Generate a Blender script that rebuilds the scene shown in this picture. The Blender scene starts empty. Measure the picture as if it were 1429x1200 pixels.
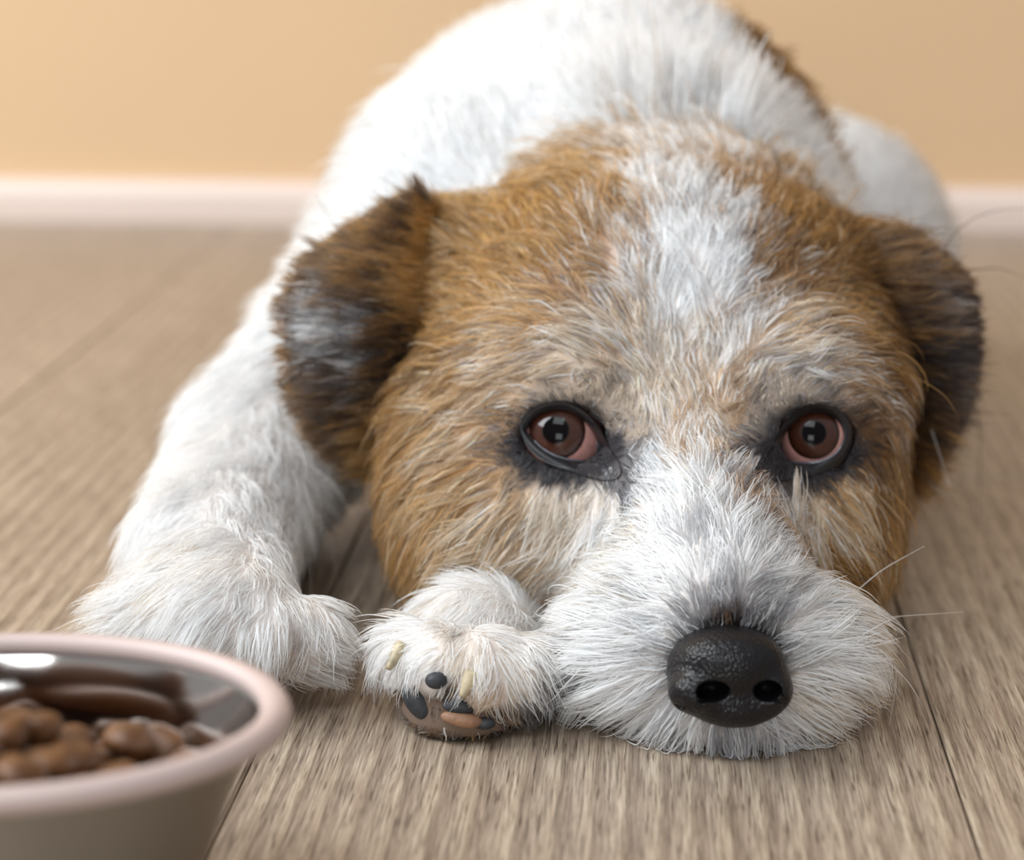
import bpy, bmesh, math, random
import numpy as np
from mathutils import Vector, Matrix
from mathutils.bvhtree import BVHTree
from mathutils.kdtree import KDTree

rng = np.random.default_rng(7)
random.seed(7)
sc = bpy.context.scene
COL = sc.collection

# ------------------------------------------------------------------ camera
F_PX, CX, CY, CAM_H = 2800.0, 714.5, 600.0, 0.19
TH = math.radians(14.94)
cam_d = bpy.data.cameras.new('camera')
cam = bpy.data.objects.new('camera', cam_d)
COL.objects.link(cam)
cam.location = (0, 0, CAM_H)
cam.rotation_euler = (math.pi / 2 - TH, 0, 0)
cam_d.sensor_width = 36.0
cam_d.lens = 36.0 * F_PX / 1429.0
cam_d.clip_start = 0.01
cam_d.dof.use_dof = True
cam_d.dof.focus_distance = 0.468
cam_d.dof.aperture_fstop = 8.0
sc.camera = cam

# ------------------------------------------------------------------ light
w = bpy.data.worlds.new('room_light')
sc.world = w
w.use_nodes = True
wn, wl = w.node_tree.nodes, w.node_tree.links
bg = wn['Background']
tc = wn.new('ShaderNodeTexCoord')
sx = wn.new('ShaderNodeSeparateXYZ')
cr = wn.new('ShaderNodeValToRGB')
wl.new(tc.outputs['Generated'], sx.inputs[0])
mp = wn.new('ShaderNodeMapRange')
mp.inputs['From Min'].default_value = -1
mp.inputs['From Max'].default_value = 1
wl.new(sx.outputs['Z'], mp.inputs['Value'])
wl.new(mp.outputs[0], cr.inputs[0])
cr.color_ramp.elements[0].color = (0.40, 0.37, 0.34, 1)
cr.color_ramp.elements[1].color = (0.86, 0.90, 0.96, 1)
wl.new(cr.outputs[0], bg.inputs['Color'])
bg.inputs['Strength'].default_value = 0.56

def area(name, loc, target, sx_, sy_, power, color):
    d = bpy.data.lights.new(name, 'AREA')
    d.shape = 'RECTANGLE'
    d.size, d.size_y, d.energy, d.color = sx_, sy_, power, color
    o = bpy.data.objects.new(name, d)
    COL.objects.link(o)
    o.location = loc
    o.rotation_euler = (Vector(target) - Vector(loc)).to_track_quat('-Z', 'Y').to_euler()
    return o
# daylight window up to the left of the dog, and a paler one above and behind the camera
area('window_daylight', (-1.35, 0.35, 1.25), (0.0, 0.6, 0.05), 1.1, 1.0, 39, (0.90, 0.96, 1.0))
area('ceiling_daylight', (-0.36, -0.55, 1.42), (0.0, 0.5, 0.05), 0.8, 0.5, 9.5, (0.90, 0.96, 1.0))
area('far_window_daylight', (-0.68, -2.6, 0.64), (-0.1, 0.4, 0.05), 0.9, 0.8, 17, (0.92, 0.97, 1.0))
sc.view_settings.view_transform = 'Standard'
sc.view_settings.look = 'None'
sc.view_settings.gamma = 1.0
sc.view_settings.use_curve_mapping = False
sc.view_settings.exposure = 0.0
sc.cycles.max_bounces = 10
sc.cycles.diffuse_bounces = 5
sc.cycles.transmission_bounces = 6

# ------------------------------------------------------------------ helpers
CT, ST = math.cos(TH), math.sin(TH)
def P(px, py, Y):
    """world point at distance Y ahead of the camera, seen at (px, py) of the photograph"""
    a, b = (px - CX) / F_PX, -(py - CY) / F_PX
    d = np.array([a, CT + b * ST, -ST + b * CT])
    return np.array([0, 0, CAM_H]) + d * (Y / d[1])
def G(px, py):
    """floor point seen at (px, py)"""
    a, b = (px - CX) / F_PX, -(py - CY) / F_PX
    d = np.array([a, CT + b * ST, -ST + b * CT])
    return np.array([0, 0, CAM_H]) + d * (-CAM_H / d[2])
def srgb(r, g, b):
    f = lambda c: (c / 12.92 if c <= .04045 else ((c + .055) / 1.055) ** 2.4)
    return (f(r / 255), f(g / 255), f(b / 255))
def new_mat(name):
    m = bpy.data.materials.new(name)
    m.use_nodes = True
    return m, m.node_tree.nodes, m.node_tree.links, m.node_tree.nodes['Principled BSDF']
def simple_mat(name, color, rough=.5, metal=0., bump=None, coat=0., var=None):
    m, n, l, b = new_mat(name)
    b.inputs['Base Color'].default_value = (*color, 1)
    b.inputs['Roughness'].default_value = rough
    b.inputs['Metallic'].default_value = metal
    b.inputs['Coat Weight'].default_value = coat
    b.inputs['Coat Roughness'].default_value = .08
    t = n.new('ShaderNodeTexCoord')
    if var:
        nz = n.new('ShaderNodeTexNoise'); nz.inputs['Scale'].default_value = var[0]; nz.inputs['Detail'].default_value = 4
        l.new(t.outputs['Object'], nz.inputs['Vector'])
        r = n.new('ShaderNodeValToRGB')
        r.color_ramp.elements[0].position = .3; r.color_ramp.elements[1].position = .7
        r.color_ramp.elements[0].color = (*[c * var[1] for c in color], 1)
        r.color_ramp.elements[1].color = (*[min(1, c * var[2]) for c in color], 1)
        l.new(nz.outputs['Fac'], r.inputs[0]); l.new(r.outputs[0], b.inputs['Base Color'])
    if bump:
        nz = n.new('ShaderNodeTexNoise'); nz.inputs['Scale'].default_value = bump[0]; nz.inputs['Detail'].default_value = 5
        l.new(t.outputs['Object'], nz.inputs['Vector'])
        bp = n.new('ShaderNodeBump'); bp.inputs['Strength'].default_value = bump[1]; bp.inputs['Distance'].default_value = bump[2]
        l.new(nz.outputs['Fac'], bp.inputs['Height']); l.new(bp.outputs[0], b.inputs['Normal'])
    return m
def mesh_obj(name, verts, faces, mat, parent=None, smooth=True, colors=None):
    me = bpy.data.meshes.new(name)
    me.from_pydata([tuple(map(float, v)) for v in verts], [], [tuple(map(int, f)) for f in faces])
    me.materials.append(mat)
    if smooth:
        me.polygons.foreach_set('use_smooth', [True] * len(me.polygons))
    if colors is not None:
        a = me.attributes.new('tint', 'FLOAT_COLOR', 'POINT')
        a.data.foreach_set('color', np.c_[colors, np.ones(len(colors))].astype(np.float32).ravel())
    me.update()
    o = bpy.data.objects.new(name, me)
    COL.objects.link(o)
    if parent: o.parent = parent
    return o
def tag(o, label=None, cat=None, group=None, kind=None):
    for k, v in (('label', label), ('category', cat), ('group', group), ('kind', kind)):
        if v: o[k] = v
    return o
def empty(name, loc=(0, 0, 0), parent=None):
    o = bpy.data.objects.new(name, None)
    o.empty_display_size = .02
    COL.objects.link(o); o.location = loc
    if parent: o.parent = parent
    return o
def tube(path, radii, seg=10):
    path = np.array(path, float); V, Fc = [], []
    n = len(path)
    for i in range(n):
        t = path[min(i + 1, n - 1)] - path[max(i - 1, 0)]
        t /= np.linalg.norm(t)
        u = np.cross(t, (0, 1, .3)); u /= np.linalg.norm(u); v = np.cross(t, u)
        for k in range(seg):
            a = 2 * math.pi * k / seg
            V.append(path[i] + radii[i] * (u * math.cos(a) + v * math.sin(a)))
    for i in range(n - 1):
        for k in range(seg):
            Fc.append((i * seg + k, i * seg + (k + 1) % seg, (i + 1) * seg + (k + 1) % seg, (i + 1) * seg + k))
    V.append(path[0]); V.append(path[-1])
    for k in range(seg):
        Fc.append((k, n * seg, (k + 1) % seg))
        Fc.append(((n - 1) * seg + k, (n - 1) * seg + (k + 1) % seg, n * seg + 1))
    return V, Fc

# signed-distance modelling
def ell(c, r, R=None):
    c, r = np.array(c, float), np.array(r, float)
    def f(p):
        q = p - c
        if R is not None: q = q @ R
        k0 = np.linalg.norm(q / r, axis=-1)
        k1 = np.linalg.norm(q / (r * r), axis=-1) + 1e-9
        return k0 * (k0 - 1) / k1
    return f
def cap(a, b, ra, rb):
    a, b = np.array(a, float), np.array(b, float)
    ab = b - a; L2 = ab @ ab
    def f(p):
        t = np.clip(((p - a) @ ab) / L2, 0, 1)
        return np.linalg.norm(p - a - t[..., None] * ab, axis=-1) - (ra + (rb - ra) * t)
    return f
def smin(a, b, k):
    h = np.clip(.5 + .5 * (b - a) / k, 0, 1)
    return b + (a - b) * h - k * h * (1 - h)
def smax(a, b, k):
    return -smin(-a, -b, k)
def blend(prims):
    def f(p):
        d = None
        for s, k in prims:
            v = s(p)
            d = v if d is None else smin(d, v, k)
        return d
    return f
def surface_nets(sdf, lo, hi, h, project=3):
    lo, hi = np.array(lo, float), np.array(hi, float)
    n = np.ceil((hi - lo) / h).astype(int) + 1
    ax = [lo[i] + h * np.arange(n[i]) for i in range(3)]
    D = np.empty(n)
    for i in range(n[0]):
        g = np.stack(np.meshgrid([ax[0][i]], ax[1], ax[2], indexing='ij'), -1)
        D[i] = sdf(g.reshape(-1, 3)).reshape(n[1], n[2])
    S = D < 0
    cnt = np.zeros(n - 1, int)
    for a in (0, 1):
        for b in (0, 1):
            for c in (0, 1):
                cnt += S[a:n[0] - 1 + a, b:n[1] - 1 + b, c:n[2] - 1 + c]
    act = (cnt > 0) & (cnt < 8)
    idx = -np.ones(n - 1, int)
    ijk = np.argwhere(act)
    idx[act] = np.arange(len(ijk))
    acc = np.zeros((len(ijk), 3)); w_ = np.zeros(len(ijk))
    corners = [(a, b, c) for a in (0, 1) for b in (0, 1) for c in (0, 1)]
    for p in corners:
        for q in corners:
            if sum(abs(p[m] - q[m]) for m in range(3)) == 1 and p < q:
                dp = D[tuple((ijk + p).T)]; dq = D[tuple((ijk + q).T)]
                cross = (dp < 0) != (dq < 0)
                t = np.where(cross, dp / np.where(cross, dp - dq, 1), 0)
                pos = np.array(p) + t[:, None] * (np.array(q) - np.array(p))
                acc[cross] += pos[cross]; w_[cross] += 1
    V = lo + h * (ijk + acc / w_[:, None])
    quads = []
    for axis in range(3):
        o1, o2 = [(1, 2), (2, 0), (0, 1)][axis]
        sl0 = [slice(None)] * 3; sl1 = [slice(None)] * 3
        sl0[axis] = slice(0, -1); sl1[axis] = slice(1, None)
        A, B = S[tuple(sl0)], S[tuple(sl1)]
        ch = np.argwhere(A != B)
        ok = (ch[:, o1] > 0) & (ch[:, o2] > 0) & (ch[:, o1] < n[o1] - 1) & (ch[:, o2] < n[o2] - 1)
        ch = ch[ok]
        e1 = np.zeros(3, int); e1[o1] = 1
        e2 = np.zeros(3, int); e2[o2] = 1
        q = np.stack([idx[tuple((ch - e1 - e2).T)], idx[tuple((ch - e2).T)], idx[tuple(ch.T)], idx[tuple((ch - e1).T)]], 1)
        inside = A[tuple(ch.T)]
        q[~inside] = q[~inside][:, ::-1]
        quads.append(q)
    Q = np.concatenate(quads)
    for _ in range(project):
        d = sdf(V); e = h * .3
        g = np.stack([sdf(V + np.eye(3)[m] * e) - sdf(V - np.eye(3)[m] * e) for m in range(3)], 1) / (2 * e)
        g2 = np.maximum((g * g).sum(1), .1)
        V = V - (d / g2)[:, None] * g * .8
    return V, Q

# ------------------------------------------------------------------ floor and wall
FR = math.radians(-4.07)            # boards run along the room, the camera looks slightly across them
room_rot = Matrix.Rotation(FR, 4, 'Z')
def to_room(p):
    v = room_rot.inverted() @ Vector(p); return np.array(v)

m_wood, n, l, b = new_mat('oak_laminate')
b.inputs['Roughness'].default_value = .36
tcn = n.new('ShaderNodeTexCoord'); oi = n.new('ShaderNodeObjectInfo')
off = n.new('ShaderNodeVectorMath'); off.operation = 'ADD'
rv = n.new('ShaderNodeCombineXYZ')
ml = n.new('ShaderNodeMath'); ml.operation = 'MULTIPLY'; ml.inputs[1].default_value = 37.0
l.new(oi.outputs['Random'], ml.inputs[0])
for k in range(3): l.new(ml.outputs[0], rv.inputs[k])
l.new(tcn.outputs['Object'], off.inputs[0]); l.new(rv.outputs[0], off.inputs[1])
def wnoise(scale, xs, ys, detail=4, dist=0., rough=.55):
    mpn = n.new('ShaderNodeMapping'); mpn.inputs['Scale'].default_value = (xs, ys, 1)
    l.new(off.outputs[0], mpn.inputs['Vector'])
    z = n.new('ShaderNodeTexNoise'); z.inputs['Scale'].default_value = scale
    z.inputs['Detail'].default_value = detail; z.inputs['Distortion'].default_value = dist; z.inputs['Roughness'].default_value = rough
    l.new(mpn.outputs[0], z.inputs['Vector'])
    return z.outputs['Fac']
def ramp(src, stops):
    r = n.new('ShaderNodeValToRGB')
    e = r.color_ramp.elements
    while len(e) < len(stops): e.new(.5)
    for q, (p_, c) in zip(e, stops):
        q.position = p_; q.color = (*c, 1)
    l.new(src, r.inputs[0]); return r.outputs[0]
def mixc(mode, fac, a, c):
    q = n.new('ShaderNodeMix'); q.data_type = 'RGBA'; q.blend_type = mode
    if isinstance(fac, float): q.inputs[0].default_value = fac
    else: l.new(fac, q.inputs[0])
    l.new(a, q.inputs[6]); l.new(c, q.inputs[7]); return q.outputs[2]
# broad growth rings: bands warped by a long noise
mpn = n.new('ShaderNodeMapping'); mpn.inputs['Scale'].default_value = (1, .045, 1)
l.new(off.outputs[0], mpn.inputs['Vector'])
wv = n.new('ShaderNodeTexWave'); wv.wave_type = 'BANDS'; wv.bands_direction = 'X'; wv.wave_profile = 'SAW'
wv.inputs['Scale'].default_value = 42; wv.inputs['Distortion'].default_value = 9
wv.inputs['Detail'].default_value = 3; wv.inputs['Detail Scale'].default_value = .35
l.new(mpn.outputs[0], wv.inputs['Vector'])
tone = ramp(wnoise(14, 1, .12, 3), [(.3, srgb(158, 142, 128)), (.7, srgb(190, 176, 161))])
rings = ramp(wv.outputs['Fac'], [(0, srgb(146, 130, 116)), (.45, srgb(188, 174, 158)), (.8, srgb(206, 193, 172)), (1, srgb(126, 108, 92))])
c1 = mixc('MIX', .56, tone, rings)
fine = ramp(wnoise(1650, 1, .034, 3, 0, .7), [(.34, srgb(100, 86, 76)), (.5, srgb(172, 160, 148)), (.68, srgb(226, 222, 216))])
c2 = mixc('OVERLAY', .62, c1, fine)
pores = ramp(wnoise(1700, 1, .045, 2, 0, .6), [(.33, (.22, .18, .15)), (.44, (1, 1, 1))])
c3 = mixc('MULTIPLY', .78, c2, pores)
hs = n.new('ShaderNodeHueSaturation'); hs.inputs['Value'].default_value = .83; l.new(c3, hs.inputs['Color']); c3 = hs.outputs[0]
l.new(c3, b.inputs['Base Color'])
bp = n.new('ShaderNodeBump'); bp.inputs['Strength'].default_value = .5; bp.inputs['Distance'].default_value = .0006
l.new(wnoise(900, 1, .05, 3, 0, .7), bp.inputs['Height']); l.new(bp.outputs[0], b.inputs['Normal'])

m_under = simple_mat('underlay', (.06, .045, .035), .9, bump=(40, .2, .001))
floor = empty('floor'); floor.rotation_euler = (0, 0, FR); floor['kind'] = 'structure'
WALL_D = to_room(G(714, 311))[1]
sL = to_room(G(369, 1023))[0]; sR = to_room(G(1300, 988))[0]
PW = sR - sL                                             # board width from the two joints in view
def plank_mesh(name, wd, ln, bv=.0006, th=.008):
    x, y = wd / 2 - .00025, ln / 2 - .0003
    V = [(-x, -y, -th), (x, -y, -th), (x, y, -th), (-x, y, -th),
         (-x, -y, -bv), (x, -y, -bv), (x, y, -bv), (-x, y, -bv),
         (-x + bv, -y + bv, 0), (x - bv, -y + bv, 0), (x - bv, y - bv, 0), (-x + bv, y - bv, 0)]
    Fs = [(0, 3, 2, 1)]
    for k in range(4):
        j = (k + 1) % 4
        Fs += [(k, j, 4 + j, 4 + k), (4 + k, 4 + j, 8 + j, 8 + k)]
    Fs.append((8, 9, 10, 11))
    me = bpy.data.meshes.new(name); me.from_pydata(V, [], Fs); me.materials.append(m_wood)
    return me
PL = 1.28
pm = plank_mesh('plank', PW, PL)
for i in range(-10, 11):
    st = [(0, -.31), (1, -.62), (2, -.95)][i % 3][1]
    for j in range(-1, 2):
        y0 = st + j * PL
        y1 = y0 + PL
        if y0 > WALL_D: continue
        if y1 > WALL_D:
            me = plank_mesh('plank', PW, WALL_D - y0); ln = WALL_D - y0
        else:
            me, ln = pm, PL
        o = bpy.data.objects.new('plank', me); COL.objects.link(o); o.parent = floor
        o.location = (sL + PW * (i + .5), y0 + ln / 2, 0)
o = mesh_obj('underlay', [(-1.9, -1.9, -.009), (2.0, -1.9, -.009), (2.0, WALL_D, -.009), (-1.9, WALL_D, -.009),
                          (-1.9, -1.9, -.02), (2.0, -1.9, -.02), (2.0, WALL_D, -.02), (-1.9, WALL_D, -.02)],
             [(0, 1, 2, 3), (7, 6, 5, 4), (0, 4, 5, 1), (1, 5, 6, 2), (2, 6, 7, 3), (3, 7, 4, 0)], m_under, floor, False)

m_wall = simple_mat('wall_paint', srgb(220, 185, 145), .85, bump=(300, .15, .0004), var=(3, .97, 1.02))
m_trim = simple_mat('trim_paint', srgb(228, 208, 196), .45, var=(6, .97, 1.02))
def room_box(name, x0, x1, y0, y1, z0, z1, mat, bevel=0.):
    bm = bmesh.new()
    bmesh.ops.create_cube(bm, size=1)
    for v in bm.verts:
        v.co = Vector((x0 + (v.co.x + .5) * (x1 - x0), y0 + (v.co.y + .5) * (y1 - y0), z0 + (v.co.z + .5) * (z1 - z0)))
    if bevel:
        es = [e for e in bm.edges if all(v.co.z > z1 - 1e-6 and v.co.y < y0 + 1e-6 for v in e.verts)]
        bmesh.ops.bevel(bm, geom=es, offset=bevel, segments=6, affect='EDGES', profile=.5)
    me = bpy.data.meshes.new(name); bm.to_mesh(me); bm.free(); me.materials.append(mat)
    o = bpy.data.objects.new(name, me); COL.objects.link(o)
    o.rotation_euler = (0, 0, FR); o['kind'] = 'structure'
    return o
room_box('wall_back', -1.9, 2.0, WALL_D, WALL_D + .1, -.02, 2.3, m_wall)
room_box('baseboard_back', -1.9, 2.0, WALL_D - .013, WALL_D, 0, .024, m_trim, .010)

# ------------------------------------------------------------------ bowl
m_steel, n, l, b = new_mat('stainless_steel')
b.inputs['Metallic'].default_value = 1
b.inputs['Base Color'].default_value = (.60, .56, .53, 1)
b.inputs['Roughness'].default_value = .10
m_brush, n, l, b = new_mat('brushed_steel')
b.inputs['Metallic'].default_value = 1
b.inputs['Base Color'].default_value = (.36, .34, .31, 1)
b.inputs['Roughness'].default_value = .42
t = n.new('ShaderNodeTexCoord'); mpn = n.new('ShaderNodeMapping'); mpn.inputs['Scale'].default_value = (1, 1, 60)
z = n.new('ShaderNodeTexNoise'); z.inputs['Scale'].default_value = 25
l.new(t.outputs['Object'], mpn.inputs[0]); l.new(mpn.outputs[0], z.inputs[0])
bp = n.new('ShaderNodeBump'); bp.inputs['Strength'].default_value = .15; bp.inputs['Distance'].default_value = .0003
l.new(z.outputs['Fac'], bp.inputs['Height']); l.new(bp.outputs[0], b.inputs['Normal'])
m_rim = simple_mat('satin_rim', srgb(200, 180, 174), .6, metal=.25)

RZ = .050
bowl_c = np.array([P(-20, 985, .3345)[0], .3345, 0])
BA, BB = .0545, .0375
def lathe(profile, seg=96, open_ends=True):
    V, Fs = [], []
    for (r, zz) in profile:
        for k in range(seg):
            a = 2 * math.pi * k / seg
            V.append((r * math.cos(a), r * math.sin(a) * BB / BA, zz))
    for i in range(len(profile) - 1):
        for k in range(seg):
            Fs.append((i * seg + k, i * seg + (k + 1) % seg, (i + 1) * seg + (k + 1) % seg, (i + 1) * seg + k))
    if open_ends:
        Fs.append(tuple(range(seg))[::-1])
    return V, Fs
bowl = empty('food_bowl', bowl_c)
tag(bowl, 'stainless steel dog food bowl with rolled pink-grey rim, full of brown kibble, front left', 'bowl')
outer = [(.0300, .0005), (.0325, .0015), (.0345, .008), (.0385, .020), (.0440, .034), (.0488, .0445), (.0505, .0475)]
V, Fs = lathe(outer); mesh_obj('outer_wall', V, Fs, m_brush, bowl)
inner = [(.0005, .0062), (.018, .0060), (.028, .0066), (.0330, .010), (.0372, .020), (.0430, .034), (.0482, .0462)]
V, Fs = lathe(inner, open_ends=False); mesh_obj('inner_wall', V, [f[::-1] for f in Fs], m_steel, bowl)
rim = []
for k in range(17):
    a = 2 * math.pi * k / 16
    rim.append((.0518 + .0029 * math.cos(a), .0475 + .0025 * math.sin(a)))
V, Fs = lathe(rim, open_ends=False); mesh_obj('rim', V, Fs, m_rim, bowl)

# kibble: settle soft balls in the bowl, heaped towards its left side
m_kib = simple_mat('kibble', srgb(108, 70, 38), .5, bump=(420, .5, .0006), var=(160, .55, 1.25))
NK, KR = 268, .0046
kp = np.c_[rng.uniform(-.036, .014, NK), rng.uniform(-.020, .020, NK), rng.uniform(.012, .090, NK)]
prof_z = np.array([q[1] for q in inner]); prof_r = np.array([q[0] for q in inner])
for it in range(500):
    kp[:, 2] -= .00022
    kp[:, 0] -= .00005
    for _ in range(2):
        d = kp[:, None] - kp[None]
        L = np.linalg.norm(d, axis=2) + np.eye(NK)
        pen = np.clip(2 * KR * .98 - L, 0, None); np.fill_diagonal(pen, 0)
        kp += (d / L[..., None] * pen[..., None]).sum(1) * .28
        rr = np.hypot(kp[:, 0], kp[:, 1] * BA / BB)
        lim = np.interp(kp[:, 2], prof_z[2:], prof_r[2:]) - KR * 1.35
        s = np.minimum(1, lim / np.maximum(rr, 1e-6))
        kp[:, 0] *= s; kp[:, 1] *= s
        kp[:, 2] = np.maximum(kp[:, 2], .0068 + KR)
bm = bmesh.new(); bmesh.ops.create_icosphere(bm, subdivisions=3, radius=1)
base_kib = []
for q in range(4):
    me = bpy.data.meshes.new('kibble')
    bb = bm.copy()
    for v in bb.verts:
        x, y, z_ = v.co
        r = 1 + .07 * math.sin(3 * x + q) + .06 * math.sin(4 * y + 2 * q) + .05 * math.sin(5 * z_ + q * 3)
        dimple = .16 * math.exp(-((x * x + y * y) / .18)) * (1 if z_ > 0 else .5)
        v.co = Vector((x * r, y * r, z_ * (.76 - dimple) * r)) * (KR * 1.03)
    bb.to_mesh(me); bb.free(); me.materials.append(m_kib)
    me.polygons.foreach_set('use_smooth', [True] * len(me.polygons))
    base_kib.append(me)
bm.free()
kp = kp[~((kp[:, 1] > .011) & (kp[:, 2] > .036))]      # the heap falls off towards the far wall
order = np.argsort(-kp[:, 2])
for k in order[:180]:
    o = bpy.data.objects.new('kibble', base_kib[k % 4]); COL.objects.link(o)
    o.location = bowl_c + kp[k]
    o.rotation_euler = (rng.uniform(-.6, .6), rng.uniform(-.6, .6), rng.uniform(0, 6.28))
    tag(o, 'small round brown kibble piece in the steel bowl', 'kibble', 'kibble in the steel bowl')

# ------------------------------------------------------------------ the dog's body (one continuous surface)
def R_yaw(a):
    a = math.radians(a); return np.array([[math.cos(a), -math.sin(a), 0], [math.sin(a), math.cos(a), 0], [0, 0, 1]])
def R_pitch(a):
    a = math.radians(a); return np.array([[1, 0, 0], [0, math.cos(a), -math.sin(a)], [0, math.sin(a), math.cos(a)]])
EYES = [dict(c=(786, 607), R=.0112, a=.0094, b=.0066, o=(787, 608)), dict(c=(1134, 609), R=.0100, a=.0080, b=.0066, o=(1132, 611))]
head = [
    (ell(P(905, 430, .562), (.060, .050, .042)), .02),              # cranium
    (ell(P(915, 490, .540), (.054, .045, .041)), .02),              # forehead
    (ell(P(640, 392, .562), (.016, .018, .020)), .012),             # ear roots
    (ell(P(1190, 410, .562), (.013, .018, .018)), .012),
    (ell(P(800, 520, .507), (.022, .020, .016)), .016),             # brow, left of picture
    (ell(P(1115, 520, .507), (.019, .020, .016)), .016),
    (ell(P(690, 640, .530), (.028, .040, .036)), .020),             # cheeks
    (ell(P(1158, 645, .530), (.0175, .038, .036)), .020),
    (ell(P(705, 735, .507), (.0245, .030, .020)), .018),
    (ell(P(1128, 755, .502), (.015, .026, .020)), .018),
    (ell(P(880, 720, .500), (.030, .022, .022)), .02),
    (cap(P(965, 590, .515), P(1008, 850, .437), .0245, .0155), .018),   # bridge of the muzzle
    (ell(P(925, 900, .448), (.024, .022, .0185)), .012),            # lips
    (ell(P(1095, 905, .448), (.0190, .022, .0180)), .012),
    (ell(P(1018, 985, .436), (.018, .014, .012)), .010),            # chin
    (cap(P(950, 860, .48), P(950, 780, .54), .024, .032), .02),     # jaw back to throat
]
torso = [
    (cap(P(930, 420, .61), P(880, 260, .68), .046, .062), .03),     # neck
    (ell((.022, .755, .078), (.075, .155, .073)), .03),             # barrel
    (ell((.046, .86, .070), (.064, .09, .068)), .03),
    (ell((-.022, .645, .072), (.038, .062, .060)), .025),           # shoulder
    (ell((.070, .645, .066), (.036, .062, .056)), .025),
    (ell((.030, .62, .042), (.060, .050, .042)), .02),              # chest
    (ell((.120, .785, .050), (.052, .070, .056)), .018),            # haunch, right of picture
    (ell((-.035, .82, .045), (.05, .06, .045)), .02),
    (ell((.112, .735, .040), (.038, .045, .038)), .02),
    (cap((.128, .77, .016), (.108, .690, .0135), .017, .0125), .012), # hind foot
]
# foreleg on the left of the picture
legL = [
    (cap((-.042, .62, .058), (-.073, .575, .032), .032, .0225), .02),
    (cap((-.0735, .575, .030), (-.079, .500, .0235), .0225, .0170), .012),
    (cap((-.079, .500, .0225), P(318, 868, .455), .0175, .0160), .01),
    (ell(P(248, 872, .464), (.018, .016, .0125)), .008),
    (ell(P(322, 878, .452), (.0095, .012, .0095)), .004),
    (ell(P(378, 884, .450), (.0092, .012, .0095)), .004),
    (ell(P(428, 890, .454), (.0090, .011, .0092)), .004),
]
# foreleg under the chin
legR = [
    (cap((.04, .60, .03), P(700, 885, .495), .026, .016), .012),
    (cap(P(700, 885, .495), P(655, 903, .457), .0150, .0145), .008),
    (ell(P(572, 915, .444), (.0075, .011, .0082)), .003),
    (ell(P(612, 925, .440), (.0072, .012, .0092)), .003),
    (ell(P(672, 936, .437), (.0082, .012, .0098)), .003),
    (ell(P(728, 945, .439), (.0078, .011, .0092)), .004),
    (ell(P(645, 985, .4400), (.0145, .012, .0075)), .003),          # sole with the toe pads
]
body_all = blend(head + torso + legL)
leg2 = blend(legR)
AX_U, AX_F = np.array([0, ST, CT]), np.array([0, -CT, ST])
def solid(p):
    return smin(body_all(p), leg2(p), .004)
def trace(px, py, f=solid):
    """first point of a solid met from the camera"""
    o_ = np.array([0, 0, CAM_H]); d = P(px, py, 1.) - o_; d /= np.linalg.norm(d)
    t_ = .33
    for _ in range(90):
        v = float(f((o_ + d * t_)[None])[0])
        t_ += v * .6
        if abs(v) < 2e-5: break
    return o_ + d * t_
for e in EYES:
    e['s'] = trace(*e['o'])
    e['p'] = trace(*e['c']) - AX_F * (e['R'] - .0008)
    e['p'][0] = P(*e['c'], e['p'][1])[0]
def dog_sdf(p):
    d = solid(p)
    for e in EYES:                                      # sockets
        s = ell(e['p'], (e['R'] * 1.04,) * 3)(p)
        r = p - e['s']
        q = np.hypot(r[..., 0] / (e['a'] * 1.15), (r @ AX_U) / (e['b'] * 1.15))
        cyl = np.maximum((q - 1) * e['b'], np.abs(r @ AX_F) - .012)
        d = smax(d, -np.minimum(s, cyl), .0010)
    return smax(d, .0006 - p[..., 2], .003)
V, Q = surface_nets(dog_sdf, (-.125, .385, -.006), (.205, .96, .180), .0031)

# coat colours (albedo)
WHITE, CREAM, TAN, GOLD, BROWN, GREY, BLACK = 0, 1, 2, 3, 4, 5, 6
PAL = np.array([(.93, .93, .93), (.77, .63, .47), (.60, .37, .165), (.46, .22, .055), (.20, .10, .04), (.30, .30, .33), (.030, .027, .03)])

dog = empty('terrier_dog', (.02, .62, 0))
tag(dog, 'white terrier with rough tan face lying down, chin flat on the wood floor', 'dog')
def dogpart(name, V, Fs, mat, parent=None, **kw):
    o = mesh_obj(name, V, Fs, mat, None, **kw)
    p = parent or dog
    o.parent = p
    o.matrix_parent_inverse = Matrix.Translation(-Vector((.02, .62, 0)))
    return o
body_bvh = BVHTree.FromPolygons([tuple(v) for v in V], [tuple(q) for q in Q.tolist()])
CAM = Vector((0, 0, CAM_H))
def hit(px, py, bvh=None):
    d = Vector(P(px, py, 1.0)) - CAM; d.normalize()
    r = (bvh or body_bvh).ray_cast(CAM, d)
    return (np.array(r[0]), np.array(r[1])) if r[0] is not None else None
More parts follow.
